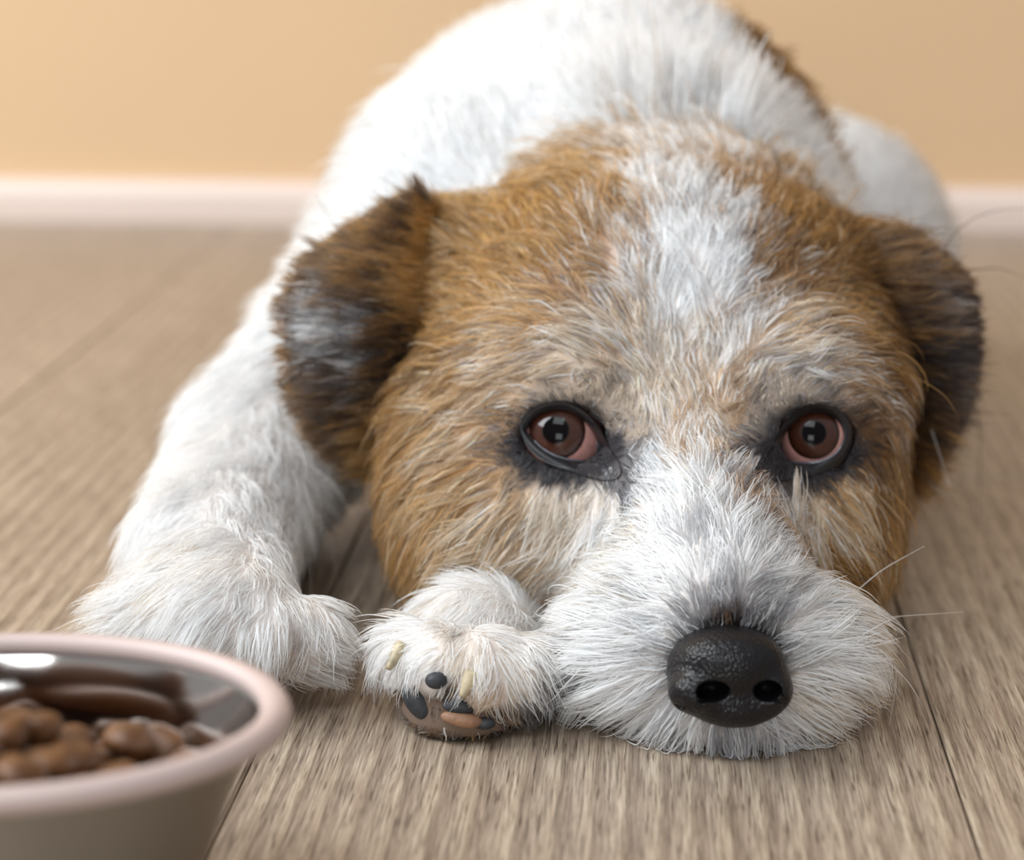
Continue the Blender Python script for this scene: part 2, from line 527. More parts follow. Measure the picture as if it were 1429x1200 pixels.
# ------------------------------------------------------------------ coat markers: photo point, growth angle, length mm, lift, coat mix
# mix letters: W white, C cream, T tan, G gold, B brown, Y grey, K black
LET = 'WCTGBYK'
MARK = '''
702 612 190 6 .3 K4Y2T4|882 596 120 4 .3 K3Y3C4|868 672 290 5 .3 K7Y2W1|884 640 60 4 .3 K5Y3W2|1072 596 60 4 .3 K4Y3C3|1072 650 250 5 .3 K7Y3|1206 612 350 6 .3 K5B4T1|1195 640 320 6 .3 K4B4T2|760 545 165 6 .35 K1Y4C5|830 545 130 5 .35 K2Y3C5|1100 548 60 5 .35 K2Y4C4|1150 540 20 6 .35 Y4K2C4|
950 180 95 17 2.4 G4W5C1|905 185 110 17 2.2 G8W2|1000 190 78 17 2.2 G5W4C1|850 215 118 14 .8 G8B1W1|1060 235 65 14 .8 G7B1W2|
1015 862 90 4 .5 K5Y2B3|968 874 130 4 .4 K3Y4W3|1062 876 50 4 .4 K3Y4W3|1010 838 92 5 .4 Y5K2W3|1000 800 95 8 .4 W7Y3|985 740 95 10 .4 W8Y2|940 800 145 11 .4 W9Y1|1070 800 38 11 .4 W8Y2
930 870 168 10 .4 W8Y2|860 840 178 13 .4 W9C1|800 810 192 13 .3 W5C4T1|870 930 190 14 .4 W|810 930 205 15 .4 W|930 960 215 9 .4 W8Y2
830 980 215 15 .4 W8C2|900 1010 225 12 .35 W9Y1|960 1030 250 10 .3 W7Y2K1|1020 1040 270 8 .3 Y5W4K1|1080 1035 298 9 .3 W7Y3|1130 1000 318 13 .35 W6C4
1150 940 350 13 .4 W8C2|1190 960 330 14 .4 C5W4T1|1140 870 8 12 .4 W9C1|1200 890 350 14 .4 C4W5T1|1160 820 22 12 .4 W7C2T1|1110 760 50 11 .4 W5C2T2G1
990 690 95 9 .4 W7Y2C1|940 690 125 9 .4 W9Y1|1035 690 78 8 .4 W3G3Y2B1|905 655 140 6 .4 W5Y4K1|960 620 92 8 .35 W4G3C2B1|920 560 105 8 .35 W3C5G1Y1|1010 560 75 8 .35 G4C3W2B1
970 500 90 8 .35 W5C3G2|960 420 92 9 .35 W|950 340 94 9 .4 W|940 270 96 11 .5 W9G1|955 215 92 14 .8 G4W5C1|975 190 85 14 .9 G4W4C2
880 420 125 9 .4 W3Y2T3B2|895 350 110 9 .4 W5G4Y1|860 300 118 11 .45 G8B1W1|800 250 125 12 .55 G8T2|850 480 150 9 .35 C3T3W2Y2|820 390 140 10 .4 G6B2W1Y1|740 300 138 11 .4 G8B1T1
770 350 145 10 .4 G6B2T2|700 380 155 10 .35 G6T3B1|650 300 142 11 .45 G6T3B1|640 300 150 14 .6 G7B2T1|640 350 165 15 .5 G6T3B1|630 420 185 15 .5 G5T3B2|625 490 200 15 .5 G5T3K2|600 560 215 15 .5 G6T3B1|640 440 185 11 .35 T4G5B1|740 450 172 10 .35 G4T4C1Y1|800 515 172 8 .35 C4W2Y2T2
720 530 195 9 .35 C2T5W2G1|620 540 216 11 .35 G5T4C1|570 620 240 12 .4 G7T2B1|660 600 212 10 .35 T5C2W1G2|640 680 225 11 .35 T5C1G4|560 720 255 13 .4 G6T3B1|590 790 240 13 .4 G5T4B1
700 730 215 11 .35 C3T5G1W1|780 720 240 9 .35 C6W3Y1|700 800 208 12 .35 T5C3G2|760 780 210 12 .35 C4T4W2|845 710 250 9 .35 W6C3Y1|870 760 200 10 .35 W7C3
995 300 78 10 .45 W6Y2G2|1040 270 68 12 .5 G7B1W2|1000 400 78 9 .35 W9Y1|1040 430 58 9 .35 W3Y2G4B1|1100 300 55 12 .5 G7T2B1|1080 380 50 10 .4 G5B4W1|1160 350 42 11 .4 G5B4T1
1205 350 35 13 .5 B5K2G3|1215 430 15 14 .5 B4G5K1|1232 500 0 14 .5 B4G4K2|1100 450 32 9 .35 C2T3W2Y1G2|1180 450 12 10 .35 G5T3C1B1|1120 510 18 8 .35 C3W3Y2T2|1190 520 345 9 .35 T3G3W3B1|1235 570 320 11 .35 G4B4W2|1245 640 300 11 .35 B6G3K1
1220 720 290 12 .4 B4G5T1|1180 690 300 10 .35 T5C2B1G2|1130 720 295 9 .35 C5T3W2|1170 775 308 12 .4 G5T3B2|1085 700 280 7 .35 C3G3Y2W2|1050 755 60 9 .35 W8Y2
300 620 230 13 .4 W|250 700 240 13 .4 W|350 700 262 12 .4 W|420 760 285 11 .4 W|190 835 205 15 .4 W|150 865 200 15 .4 W|280 850 225 12 .35 W9C1|370 865 250 10 .35 W8C2|435 870 285 9 .35 W7C2Y1
455 905 335 10 .3 W7C3|360 610 258 12 .4 W|440 650 300 12 .4 W8Y2|480 690 340 12 .4 W6Y4|560 875 195 9 .35 W8C2|655 860 240 9 .35 W8C2|575 915 235 6 .3 W7C3|612 925 250 6 .3 W6C4|560 945 215 4 .2 W5C2Y3|600 965 250 2.5 .2 K5Y3T2|625 972 260 2.5 .2 K5T3Y2|672 930 268 6 .3 W7C3|680 970 268 4 .25 W5C3T2|725 945 280 6 .3 W7C3|745 985 285 5 .25 K5Y3W2|765 960 300 7 .3 Y5K3W2|700 885 275 8 .35 W8C2|745 905 300 8 .35 W8C2|355 852 250 4 .3 Y5K2W3|412 885 260 3 .2 T5B3
750 60 100 13 .35 W|600 120 140 13 .35 W|500 240 160 14 .4 W|430 380 190 14 .4 W|950 80 75 12 .35 W|1080 200 50 12 .35 W|1250 250 20 12 .35 W|1180 230 70 12 .35 W|700 200 110 13 .35 W|560 260 120 13 .4 W|380 480 220 13 .4 W
'''
mk_p, mk_d, mk_n, mk_l, mk_lift, mk_w = [], [], [], [], [], []
for tok in MARK.replace('\n', '|').split('|'):
    if not tok.strip(): continue
    px, py, ang, ln, lift, mix = tok.split()
    px, py, ang, ln, lift = map(float, (px, py, ang, ln, lift))
    h = hit(px, py)
    if h is None: print('marker misses', tok); continue
    p, nrm = h
    a = math.radians(ang)
    v = np.array([math.cos(a), math.sin(a) * ST, math.sin(a) * CT])
    # the tangent that shows at this angle: slide along the view ray until it lies in the surface
    ray = p - np.array(CAM); ray /= np.linalg.norm(ray)
    v = v - nrm * (v @ nrm) / 1.0 if abs(ray @ nrm) < .35 else v - ray * ((v @ nrm) / (ray @ nrm))
    v /= np.linalg.norm(v)
    wv_ = np.zeros(7)
    if len(mix) == 1: wv_[LET.index(mix)] = 1
    else:
        for q in range(0, len(mix), 2): wv_[LET.index(mix[q])] = float(mix[q + 1])
    mk_p.append(p); mk_d.append(v); mk_n.append(nrm); mk_l.append(ln * .001); mk_lift.append(lift); mk_w.append(wv_ / wv_.sum())
mk_p, mk_d, mk_l, mk_lift, mk_w = map(np.array, (mk_p, mk_d, mk_l, mk_lift, mk_w))
head_f, torso_f, legL_f = blend(head), blend(torso), blend(legL)

def coat(p, nrm):
    """growth direction, length, lift and coat mix at surface points, from the markers around them"""
    N = len(p)
    D = np.zeros((N, 3)); Ln = np.zeros(N); Lf = np.zeros(N); Wt = np.zeros((N, 7))
    dh, dt, dl, dr = head_f(p), torso_f(p), legL_f(p), leg2(p)
    for s in range(0, N, 20000):
        q = p[s:s + 20000]
        d2 = ((q[:, None] - mk_p[None]) ** 2).sum(2)
        wd = 1 / (d2 + 2e-5) ** 2.5
        wd /= wd.sum(1, keepdims=True)
        D[s:s + 20000] = wd @ mk_d; Ln[s:s + 20000] = wd @ mk_l; Lf[s:s + 20000] = wd @ mk_lift
        wc = 1 / (d2 + 6e-6) ** 3
        wc /= wc.sum(1, keepdims=True)
        Wt[s:s + 20000] = wc @ mk_w
    pure = np.zeros(7); pure[WHITE] = 1
    body = (np.minimum(dt, dl) < dh - .002)
    neck = (p[:, 1] > .600)
    far = body | neck
    Wt[far] = Wt[far] * .06 + pure * .94
    # brown saddle patch that starts on the flank away from the window
    patch = (dt < .004) & (nrm[:, 0] > .50) & (p[:, 1] > .645) & (p[:, 2] > .055) & (p[:, 0] > .04) & (p[:, 0] < .118) & (ell((.120, .785, .050), (.052, .070, .056))(p) > .004)
    br = np.zeros(7); br[BROWN] = .75; br[GOLD] = .15; br[BLACK] = .1
    Wt[patch] = br
    paw = dr < np.minimum(dh, dt) - .001
    sole = paw & (ell(P(645, 985, .4400), (.0145, .012, .0075))(p) < .0030) & (p[:, 2] < .0135) & (p[:, 1] < .445)
    Wt[sole] = np.array([.06, .04, .08, .04, .22, .12, .44]); Ln[sole] = .0028
    pt = paw & (p[:, 1] > .4475)
    Wt[pt] = .85 * pure + .15 * np.eye(7)[CREAM]
    # back of the body: hair lies tailwards and down
    back = (p[:, 1] > .66)
    bd = np.array([0.0, 1.0, -.25])
    D[back] = D[back] * .4 + bd * .8
    # round the eyes: short, dark, growing outwards
    for e in EYES:
        r = p - e['s']
        u = r[:, 0] / .0122; v = (r @ np.array([0, ST, CT]))/ .0092
        rad = np.hypot(u, v + .10)
        near = np.clip((2.05 - rad) / .8, 0, 1) * (r @ np.array([0, CT, -ST]) < .012)
        out = r[:, 0:1] * np.array([1, 0, 0]) + (r @ np.array([0, ST, CT]))[:, None] * np.array([0, ST, CT])
        out /= np.linalg.norm(out, axis=1, keepdims=True) + 1e-9
        D += out * (near * 1.1)[:, None]
        Ln *= 1 - .62 * near
        dk = np.zeros(7); dk[BLACK] = .94; dk[GREY] = .06
        kf = np.where(v < 0, np.clip((1.50 - rad) / .36, 0, 1), .85 * np.clip((1.27 - rad) / .28, 0, 1))[:, None] * (near > 0)[:, None]
        Wt = Wt * (1 - kf) + dk * kf
    D -= nrm * (D * nrm).sum(1, keepdims=True)
    D /= np.linalg.norm(D, axis=1, keepdims=True) + 1e-9
    return D, Ln, Lf, Wt, (dh, dt, dl, dr)

# ------------------------------------------------------------------ skin
bodyN = np.zeros_like(V)
e0 = 5e-4
gr = np.stack([dog_sdf(V + np.eye(3)[m] * e0) - dog_sdf(V - np.eye(3)[m] * e0) for m in range(3)], 1)
bodyN = gr / (np.linalg.norm(gr, axis=1, keepdims=True) + 1e-12)
_, _, _, Wv, _ = coat(V, bodyN)
skin_c = (Wv @ PAL) * np.array([.80, .74, .70])
nd = np.linalg.norm((V - P(1018, 940, .418)) / np.array([.0150, .014, .0130]), axis=1)
skin_c *= np.clip((nd - .95) * 3, .06, 1)[:, None]
m_skin, n, l, b = new_mat('skin_and_undercoat')
a = n.new('ShaderNodeAttribute'); a.attribute_name = 'tint'
l.new(a.outputs['Color'], b.inputs['Base Color']); b.inputs['Roughness'].default_value = .8
b.inputs['Specular IOR Level'].default_value = .1
dogpart('body', V, Q, m_skin, colors=skin_c)

# ------------------------------------------------------------------ fur
def hair_material(name):
    m = bpy.data.materials.new(name); m.use_nodes = True
    n, l = m.node_tree.nodes, m.node_tree.links
    n.clear()
    out = n.new('ShaderNodeOutputMaterial')
    a = n.new('ShaderNodeAttribute'); a.attribute_name = 'hair_color'
    hp = n.new('ShaderNodeBsdfHairPrincipled')
    hp.parametrization = 'COLOR'
    hp.inputs['Roughness'].default_value = .42
    hp.inputs['IOR'].default_value = 1.42
    hp.inputs['Radial Roughness'].default_value = .55
    l.new(a.outputs['Color'], hp.inputs['Color'])
    df = n.new('ShaderNodeBsdfDiffuse'); l.new(a.outputs['Color'], df.inputs['Color'])
    mx = n.new('ShaderNodeMixShader'); mx.inputs[0].default_value = .45
    l.new(hp.outputs[0], mx.inputs[1]); l.new(df.outputs[0], mx.inputs[2])
    l.new(mx.outputs[0], out.inputs[0])
    return m
m_hair = hair_material('fur')
def make_curves(name, pts, rad, col, parent, mat=None):
    """pts (N,K,3), rad (N,K), col (N,K,3)"""
    N, K, _ = pts.shape
    cv = bpy.data.hair_curves.new(name)
    cv.add_curves([K] * N)
    cv.attributes['position'].data.foreach_set('vector', pts.astype(np.float32).ravel())
    r = cv.attributes.get('radius') or cv.attributes.new('radius', 'FLOAT', 'POINT')
    r.data.foreach_set('value', rad.astype(np.float32).ravel())
    c = cv.attributes.new('hair_color', 'FLOAT_COLOR', 'POINT')
    c.data.foreach_set('color', np.concatenate([col, np.ones((N, K, 1))], 2).astype(np.float32).ravel())
    cv.materials.append(mat or m_hair)
    o = bpy.data.objects.new(name, cv); COL.objects.link(o)
    o.parent = parent
    o.matrix_parent_inverse = Matrix.Translation(-Vector((.02, .62, 0)))
    o['kind'] = 'stuff'
    return o
def sample_mesh(V, Q, dens_fn):
    T = np.concatenate([Q[:, [0, 1, 2]], Q[:, [0, 2, 3]]])
    A, B, C = V[T[:, 0]], V[T[:, 1]], V[T[:, 2]]
    cr_ = np.cross(B - A, C - A); ar = np.linalg.norm(cr_, axis=1) / 2
    cen = (A + B + C) / 3; nn = cr_ / (2 * ar[:, None] + 1e-15)
    lam = ar * dens_fn(cen, nn)
    cnt = rng.poisson(lam)
    ti = np.repeat(np.arange(len(T)), cnt)
    u, v = rng.random(len(ti)), rng.random(len(ti))
    f = u + v > 1; u[f], v[f] = 1 - u[f], 1 - v[f]
    return A[ti] + u[:, None] * (B[ti] - A[ti]) + v[:, None] * (C[ti] - A[ti])
def grow(p, nrm, D, Ln, lift, Wt, r0, K=6, clump=.0026, cl_str=.55, frizz=.0006, gravity=.12, spread=.22, jitter=.13, dark=0):
    N = len(p)
    L = Ln * np.exp(rng.normal(0, .20, N)) * np.where(rng.random(N) < .05, 1.35, 1)
    # clump guides: a random subset of the roots
    area_n = max(8, int(N * .04))
    gi = rng.choice(N, area_n, replace=False)
    kd = KDTree(area_n)
    for k, g in enumerate(gi): kd.insert(Vector(p[g]), k)
    kd.balance()
    own = np.array([kd.find(Vector(q))[1] for q in p])
    g = gi[own]
    side = np.cross(nrm, D)
    j1 = rng.normal(0, spread, N); jg = rng.normal(0, spread * 1.1, N)[g]
    d = D + side * (j1 * .65 + jg)[:, None]
    d /= np.linalg.norm(d, axis=1, keepdims=True)
    lf = lift * np.exp(rng.normal(0, .3, N))
    s = np.linspace(0, 1, K)
    ph = rng.uniform(0, 6.28, (N, 2))
    wob = rng.normal(0, 1, (N, 1, 1)) * side[:, None] * (frizz * np.sin(2.6 * s + 0)[None, :, None] * s[None, :, None])
    out = s * (1 - .55 * s)
    pts = p[:, None] + L[:, None, None] * (d[:, None] * s[None, :, None] + nrm[:, None] * (lf[:, None] * out[None])[..., None])
    pts = pts + wob + rng.normal(0, frizz * .35, (N, K, 3)) * s[None, :, None]
    pts[:, :, 2] -= (gravity * L[:, None] * s[None] ** 2)
    # pull towards the guide's path
    w_ = (cl_str * rng.uniform(.4, 1.1, N))[:, None] * (s ** 1.3)[None]
    gp = pts[g] + (p - p[g])[:, None] * .35
    pts = pts * (1 - w_[..., None]) + gp * w_[..., None]
    pts[:, :, 2] = np.maximum(pts[:, :, 2], .0003 + .0006 * rng.random((N, 1)))
    # colours
    cum = np.cumsum(Wt, 1)
    u = np.where(rng.random(N) < .50, rng.random(N)[g], rng.random(N))
    ci = (u[:, None] > cum[:, :-1]).sum(1)
    ci = np.where((rng.random(N) < dark) & ((ci == TAN) | (ci == GOLD)), np.where(rng.random(N) < .3, BLACK, BROWN), ci)
    ci = np.where((rng.random(N) < dark * .7) & ((ci == TAN) | (ci == GOLD)), CREAM, ci)
    tip = PAL[ci]; mean = Wt @ PAL
    jit = np.exp(rng.normal(0, jitter, N))[:, None]
    root = mean * .42 + tip * .22  # darkened roots: shade between the hairs put into the colour
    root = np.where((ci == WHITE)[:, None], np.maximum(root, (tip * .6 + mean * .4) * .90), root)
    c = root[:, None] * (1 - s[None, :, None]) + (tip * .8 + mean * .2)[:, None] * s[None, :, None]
    c = np.clip(c * jit[:, None], .01, .95)
    rad = r0 * np.exp(rng.normal(0, .2, N))[:, None] * np.array([1 - .85 * q ** 2 for q in s])[None]
    return pts, rad, c

nose_c = P(1018, 945, .415)
CLAWS = [((561, 900), (543, 931), .0016), ((660, 938), (645, 970), .0018)]
PADS = [(583, 977, (.0030, .0050, .0022), 32, 0), (609, 949, (.0026, .0020, .0018), 0, 0), (641, 985, (.0040, .0019, .0022), -6, 0),
        (645, 1003, (.0050, .0019, .0024), -10, 1), (676, 1009, (.0026, .0015, .0020), 0, 0)]
def normals_at(p):
    g = np.stack([dog_sdf(p + np.eye(3)[m] * e0) - dog_sdf(p - np.eye(3)[m] * e0) for m in range(3)], 1)
    return g / (np.linalg.norm(g, axis=1, keepdims=True) + 1e-12)
def seen(cen, nn):
    v = np.array([0, 0, CAM_H]) - cen
    return (nn * v).sum(1) / np.linalg.norm(v, axis=1)
QU = 1.0
def dens_head(cen, nn):
    d = np.where(cen[:, 1] < .60, 1.35e6, .8e6) * np.where(seen(cen, nn) < -.25, .25, 1)
    return d * (cen[:, 2] > .0012) * QU
def dens_body(cen, nn):
    near = cen[:, 1] < .60
    d = np.where(near, 9.5e5, 6.5e5) * np.where(seen(cen, nn) < -.25, .35, 1)
    return d * (cen[:, 2] > .0012) * QU
roots = sample_mesh(V, Q, lambda c, nn: np.where(head_f(c) < np.minimum(np.minimum(torso_f(c), legL_f(c)), leg2(c)), dens_head(c, nn), dens_body(c, nn)))
nr = normals_at(roots)
D, Ln, Lf, Wt, (dh, dt, dl, dr) = coat(roots, nr)
keep = np.ones(len(roots), bool)
for e in EYES:
    r = roots - e['p']
    r = roots - e['s']
    keep &= ~(((r[:, 0] / (e['a'] * 1.15)) ** 2 + ((r @ AX_U) / (e['b'] * 1.15)) ** 2 < 1) & (np.abs(r @ AX_F) < .02))
r = roots - nose_c
keep &= ~(((r[:, 0] / .0122) ** 2 + ((r @ AX_U - .0003) / .0094) ** 2 < 1) & (r @ AX_F > -.016))
for px, py, r_, rot, _ in PADS:
    c_ = trace(px, py); r = roots - c_
    keep &= (np.hypot(r[:, 0] / (r_[0] * 1.1 + .0002), (r @ AX_U) / (r_[1] * 1.1 + .0002)) > 1) | (np.abs(r @ AX_F) > .01)
roots, nr, D, Ln, Lf, Wt, dh, dt, dl, dr = (q[keep] for q in (roots, nr, D, Ln, Lf, Wt, dh, dt, dl, dr))
isleg = np.minimum(dl, dr) < np.minimum(dh, dt)
ishead = ~isleg & (dh <= dt)
muzz = ishead & (roots[:, 1] < .478)
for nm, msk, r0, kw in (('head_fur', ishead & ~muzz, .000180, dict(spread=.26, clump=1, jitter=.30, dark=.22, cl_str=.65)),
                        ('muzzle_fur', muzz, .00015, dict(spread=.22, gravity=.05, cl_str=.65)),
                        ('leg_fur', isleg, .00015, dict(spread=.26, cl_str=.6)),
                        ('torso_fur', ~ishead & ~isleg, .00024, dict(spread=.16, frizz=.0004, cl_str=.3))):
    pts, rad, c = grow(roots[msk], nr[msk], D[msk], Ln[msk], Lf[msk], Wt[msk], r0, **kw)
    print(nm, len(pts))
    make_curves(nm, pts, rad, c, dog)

# ------------------------------------------------------------------ ears
def polyline(pts, n):
    pts = np.array(pts, float)
    d = np.r_[0, np.cumsum(np.linalg.norm(np.diff(pts[:, :2], axis=0), axis=1))]
    # Catmull-like smoothing by dense linear then average
    t = np.linspace(0, d[-1], n)
    q = np.stack([np.interp(t, d, pts[:, k]) for k in range(pts.shape[1])], 1)
    for _ in range(3): q[1:-1] = (q[:-2] + 2 * q[1:-1] + q[2:]) / 4
    return q
def make_ear(base, margin, bulge, mixfn, label, seedv, hl=.0115, lift_=.20):
    n_t, n_s = 40, 26
    Bc, Mc = polyline(base, n_t), polyline(margin, n_t)
    Vf = np.zeros((n_s, n_t, 3)); Pxy = np.zeros((n_s, n_t, 2))
    for i in range(n_s):
        s = i / (n_s - 1)
        for j in range(n_t):
            q = Bc[j] * (1 - s) + Mc[j] * s
            Y = q[2] - bulge * math.sin(math.pi * (.03 + .87 * s) ** .9) * math.sin(math.pi * (j + 4) / (n_t + 7))
            Vf[i, j] = P(q[0], q[1], Y); Pxy[i, j] = q[:2]
    F_ = Vf.reshape(-1, 3)
    quads = [(i * n_t + j, i * n_t + j + 1, (i + 1) * n_t + j + 1, (i + 1) * n_t + j) for i in range(n_s - 1) for j in range(n_t - 1)]
    du = np.gradient(Vf, axis=0); dv = np.gradient(Vf, axis=1)
    nn = np.cross(du, dv); nn /= np.linalg.norm(nn, axis=2, keepdims=True)
    if (nn[..., 1].mean() > 0): nn = -nn
    nf = nn.reshape(-1, 3)
    th = .0011
    N = len(F_)
    VV = np.concatenate([F_ + nf * th * .5, F_ - nf * th * .5])
    FF = list(quads) + [tuple(N + k for k in q[::-1]) for q in quads]
    bd = [j for j in range(n_t)] + [i * n_t + n_t - 1 for i in range(1, n_s)] + [(n_s - 1) * n_t + j for j in range(n_t - 2, -1, -1)] + [i * n_t for i in range(n_s - 2, 0, -1)]
    for k in range(len(bd)):
        a_, b_ = bd[k], bd[(k + 1) % len(bd)]
        FF.append((a_, N + a_, N + b_, b_))
    sS = np.repeat(np.linspace(0, 1, n_s), n_t); tT = np.tile(np.linspace(0, 1, n_t), n_s)
    Wm = mixfn(sS, tT)
    ear = dogpart('ear', VV, FF, m_skin, colors=np.tile((Wm @ PAL) * .6, (2, 1)))
    ear['label'] = label
    # hairs on both faces
    cnt = int(15000 * QU)
    for face, num in ((1, cnt), (-1, cnt // 3)):
        s = rng.random(num) ** .9; t = rng.random(num)
        fi, fj = s * (n_s - 1), t * (n_t - 1)
        i0, j0 = np.minimum(fi.astype(int), n_s - 2), np.minimum(fj.astype(int), n_t - 2)
        a_, b_ = (fi - i0)[:, None], (fj - j0)[:, None]
        bil = lambda A: A[i0, j0] * (1 - a_) * (1 - b_) + A[i0 + 1, j0] * a_ * (1 - b_) + A[i0, j0 + 1] * (1 - a_) * b_ + A[i0 + 1, j0 + 1] * a_ * b_
        pp = bil(Vf); n_ = bil(nn) * face
        n_ /= np.linalg.norm(n_, axis=1, keepdims=True)
        dd = bil(du); dd /= np.linalg.norm(dd, axis=1, keepdims=True)
        Wm = mixfn(s, t)
        LL = hl * (1 - .55 * s ** 2) * np.where(rng.random(num) < .04, 1.7, 1)
        if face < 0: LL = LL * .55 * (1 - .7 * s)
        pts, rad, c = grow(pp + n_ * th * .4, n_, dd, LL, np.full(num, lift_), Wm, .00014, spread=.16, gravity=.06, cl_str=.6, jitter=.25)
        if face > 0: P1, R1, C1 = pts, rad, c
    P1 = np.concatenate([P1, pts]); R1 = np.concatenate([R1, rad]); C1 = np.concatenate([C1, c])
    o = make_curves('ear_fur', P1, R1, C1, ear)
    o.matrix_parent_inverse = Matrix.Identity(4)
    return ear
def mixer(stops):
    """stops: (s, t, mix) in ear coordinates"""
    A = np.array([(a_, b_) for a_, b_, _ in stops]); M = []
    for _, _, mix in stops:
        wv_ = np.zeros(7)
        for q in range(0, len(mix), 2): wv_[LET.index(mix[q])] = float(mix[q + 1])
        M.append(wv_ / wv_.sum())
    M = np.array(M)
    def f(s, t):
        d2 = (s[:, None] - A[None, :, 0]) ** 2 + (t[:, None] - A[None, :, 1]) ** 2 * 1.6
        wd = 1 / (d2 + .004) ** 2.5
        return (wd / wd.sum(1, keepdims=True)) @ M
    return f
left_mix = mixer([(.05, .1, 'T4G5B1'), (.5, .08, 'B4G1K5'), (1, .1, 'B5K3G2'), (.1, .3, 'G5T4B1'), (.55, .25, 'G3B4K3'), (1, .25, 'B5K3G2'), (.55, .42, 'K6B4'), (.9, .42, 'K4B5G1'), (.55, .34, 'B5K3G2'),
                  (.25, .48, 'K6B3G1'), (.4, .535, 'K5W2Y3'), (.6, .52, 'Y2W5K2B1'), (.82, .50, 'Y2K4W3B1'), (1, .5, 'K5B5'), (.55, .59, 'K6B4'), (.9, .57, 'K4B5G1'), (.75, .70, 'K4B5G1'), (.2, .62, 'K7T1B2'), (.6, .62, 'K7Y1B2'), (1, .6, 'B5K4G1'),
                  (.15, .78, 'T4G3K3'), (.55, .8, 'B3K5G2'), (1, .8, 'B5K4G1'), (.2, .95, 'T6G4'), (.8, .96, 'B5K5')])
make_ear([(618, 300, .562), (628, 380, .552), (615, 470, .54), (592, 560, .545), (572, 650, .548)],
         [(598, 280, .560), (555, 290, .558), (494, 324, .553), (434, 360, .546), (400, 400, .541), (398, 470, .538), (407, 545, .537), (437, 605, .539), (480, 640, .544), (535, 655, .552)],
         .012, left_mix, 'folded dark brown ear with a pale streak', 1)
right_mix = mixer([(.05, .1, 'B5G2K3'), (.5, .08, 'K7B3'), (1, .1, 'K7B3'), (.1, .3, 'G1B5K4'), (.5, .2, 'B4G2K3Y1'), (1, .25, 'K7B3'), (.45, .33, 'Y3B3T1K3'), (.6, .42, 'K9B1'),
                   (.2, .5, 'K8B1G1'), (.6, .55, 'K9Y1'), (1, .5, 'K8B2'), (.2, .75, 'K6B3G1'), (.6, .8, 'K8B2'), (1, .8, 'K9B1'), (.2, .95, 'B4G3K3'), (.9, .96, 'K8B2')])
make_ear([(1215, 318, .552), (1222, 400, .545), (1240, 490, .542), (1252, 570, .545), (1255, 660, .548)],
         [(1232, 322, .560), (1266, 338, .558), (1306, 356, .554), (1340, 388, .55), (1355, 430, .548), (1360, 490, .547), (1350, 545, .548), (1325, 600, .55), (1295, 645, .552), (1262, 675, .555)],
         .009, right_mix, 'folded near-black ear', 2)

# ------------------------------------------------------------------ eyes
m_eyewhite = simple_mat('eye_white', srgb(205, 150, 140), .25, coat=1, var=(500, .85, 1.08))
m_pupil = simple_mat('pupil', (.002, .001, .001), .03, coat=0)
m_pupil.node_tree.nodes['Principled BSDF'].inputs['Specular IOR Level'].default_value = .15
m_iris, n, l, b = new_mat('iris')
b.inputs['Roughness'].default_value = .3; b.inputs['Specular IOR Level'].default_value = .1; b.inputs['Coat Weight'].default_value = .8; b.inputs['Coat Roughness'].default_value = .015
a = n.new('ShaderNodeAttribute'); a.attribute_name = 'tint'; l.new(a.outputs['Color'], b.inputs['Base Color'])
m_lid = simple_mat('eyelid', (.010, .009, .010), .45, bump=(900, .35, .0003), coat=.15)
m_wet = simple_mat('wet_lid_margin', (.10, .10, .12), .15, coat=1)
def sphere_cap(c, R, axis, ang, col_fn=None, rings=16, seg=40):
    ax_ = np.array(axis) / np.linalg.norm(axis)
    u = np.cross(ax_, (0, 0, 1)); u /= np.linalg.norm(u); v = np.cross(u, ax_)
    V_, F_, C_ = [c + ax_ * R], [], []
    for i in range(1, rings + 1):
        th = ang * i / rings
        for k in range(seg):
            f = 2 * math.pi * k / seg
            V_.append(c + R * (ax_ * math.cos(th) + (u * math.cos(f) + v * math.sin(f)) * math.sin(th)))
    for k in range(seg): F_.append((0, 1 + (k + 1) % seg, 1 + k))
    for i in range(rings - 1):
        for k in range(seg):
            a_, b_ = 1 + i * seg, 1 + (i + 1) * seg
            F_.append((a_ + k, a_ + (k + 1) % seg, b_ + (k + 1) % seg, b_ + k))
    if ang > 3: pass
    return np.array(V_), F_
IRIS_PX = [(775, 600), (1136, 604)]
OUT = [[(735, 601), (742, 588), (754, 578), (768, 573), (783, 571), (797, 575), (811, 583), (824, 597), (834, 614), (841, 632), (840, 642), (825, 645), (806, 644), (788, 641), (771, 635), (756, 626), (744, 614)],
       [(1085, 634), (1090, 618), (1098, 602), (1109, 588), (1123, 578), (1137, 575), (1152, 577), (1165, 583), (1175, 594), (1179, 608), (1175, 621), (1167, 633), (1154, 641), (1138, 646), (1120, 647), (1104, 646), (1091, 643)]]
TEAR = [(872, 672), (1078, 664)]
def ray_sphere(px, py, c, R):
    o_ = np.array([0, 0, CAM_H]); d = P(px, py, 1.) - o_; d /= np.linalg.norm(d)
    oc = c - o_; tc_ = oc @ d; h2 = R * R - (oc @ oc - tc_ * tc_)
    if h2 > 0: return o_ + d * (tc_ - math.sqrt(h2))
    q = o_ + d * tc_ - c
    return c + q / np.linalg.norm(q) * R
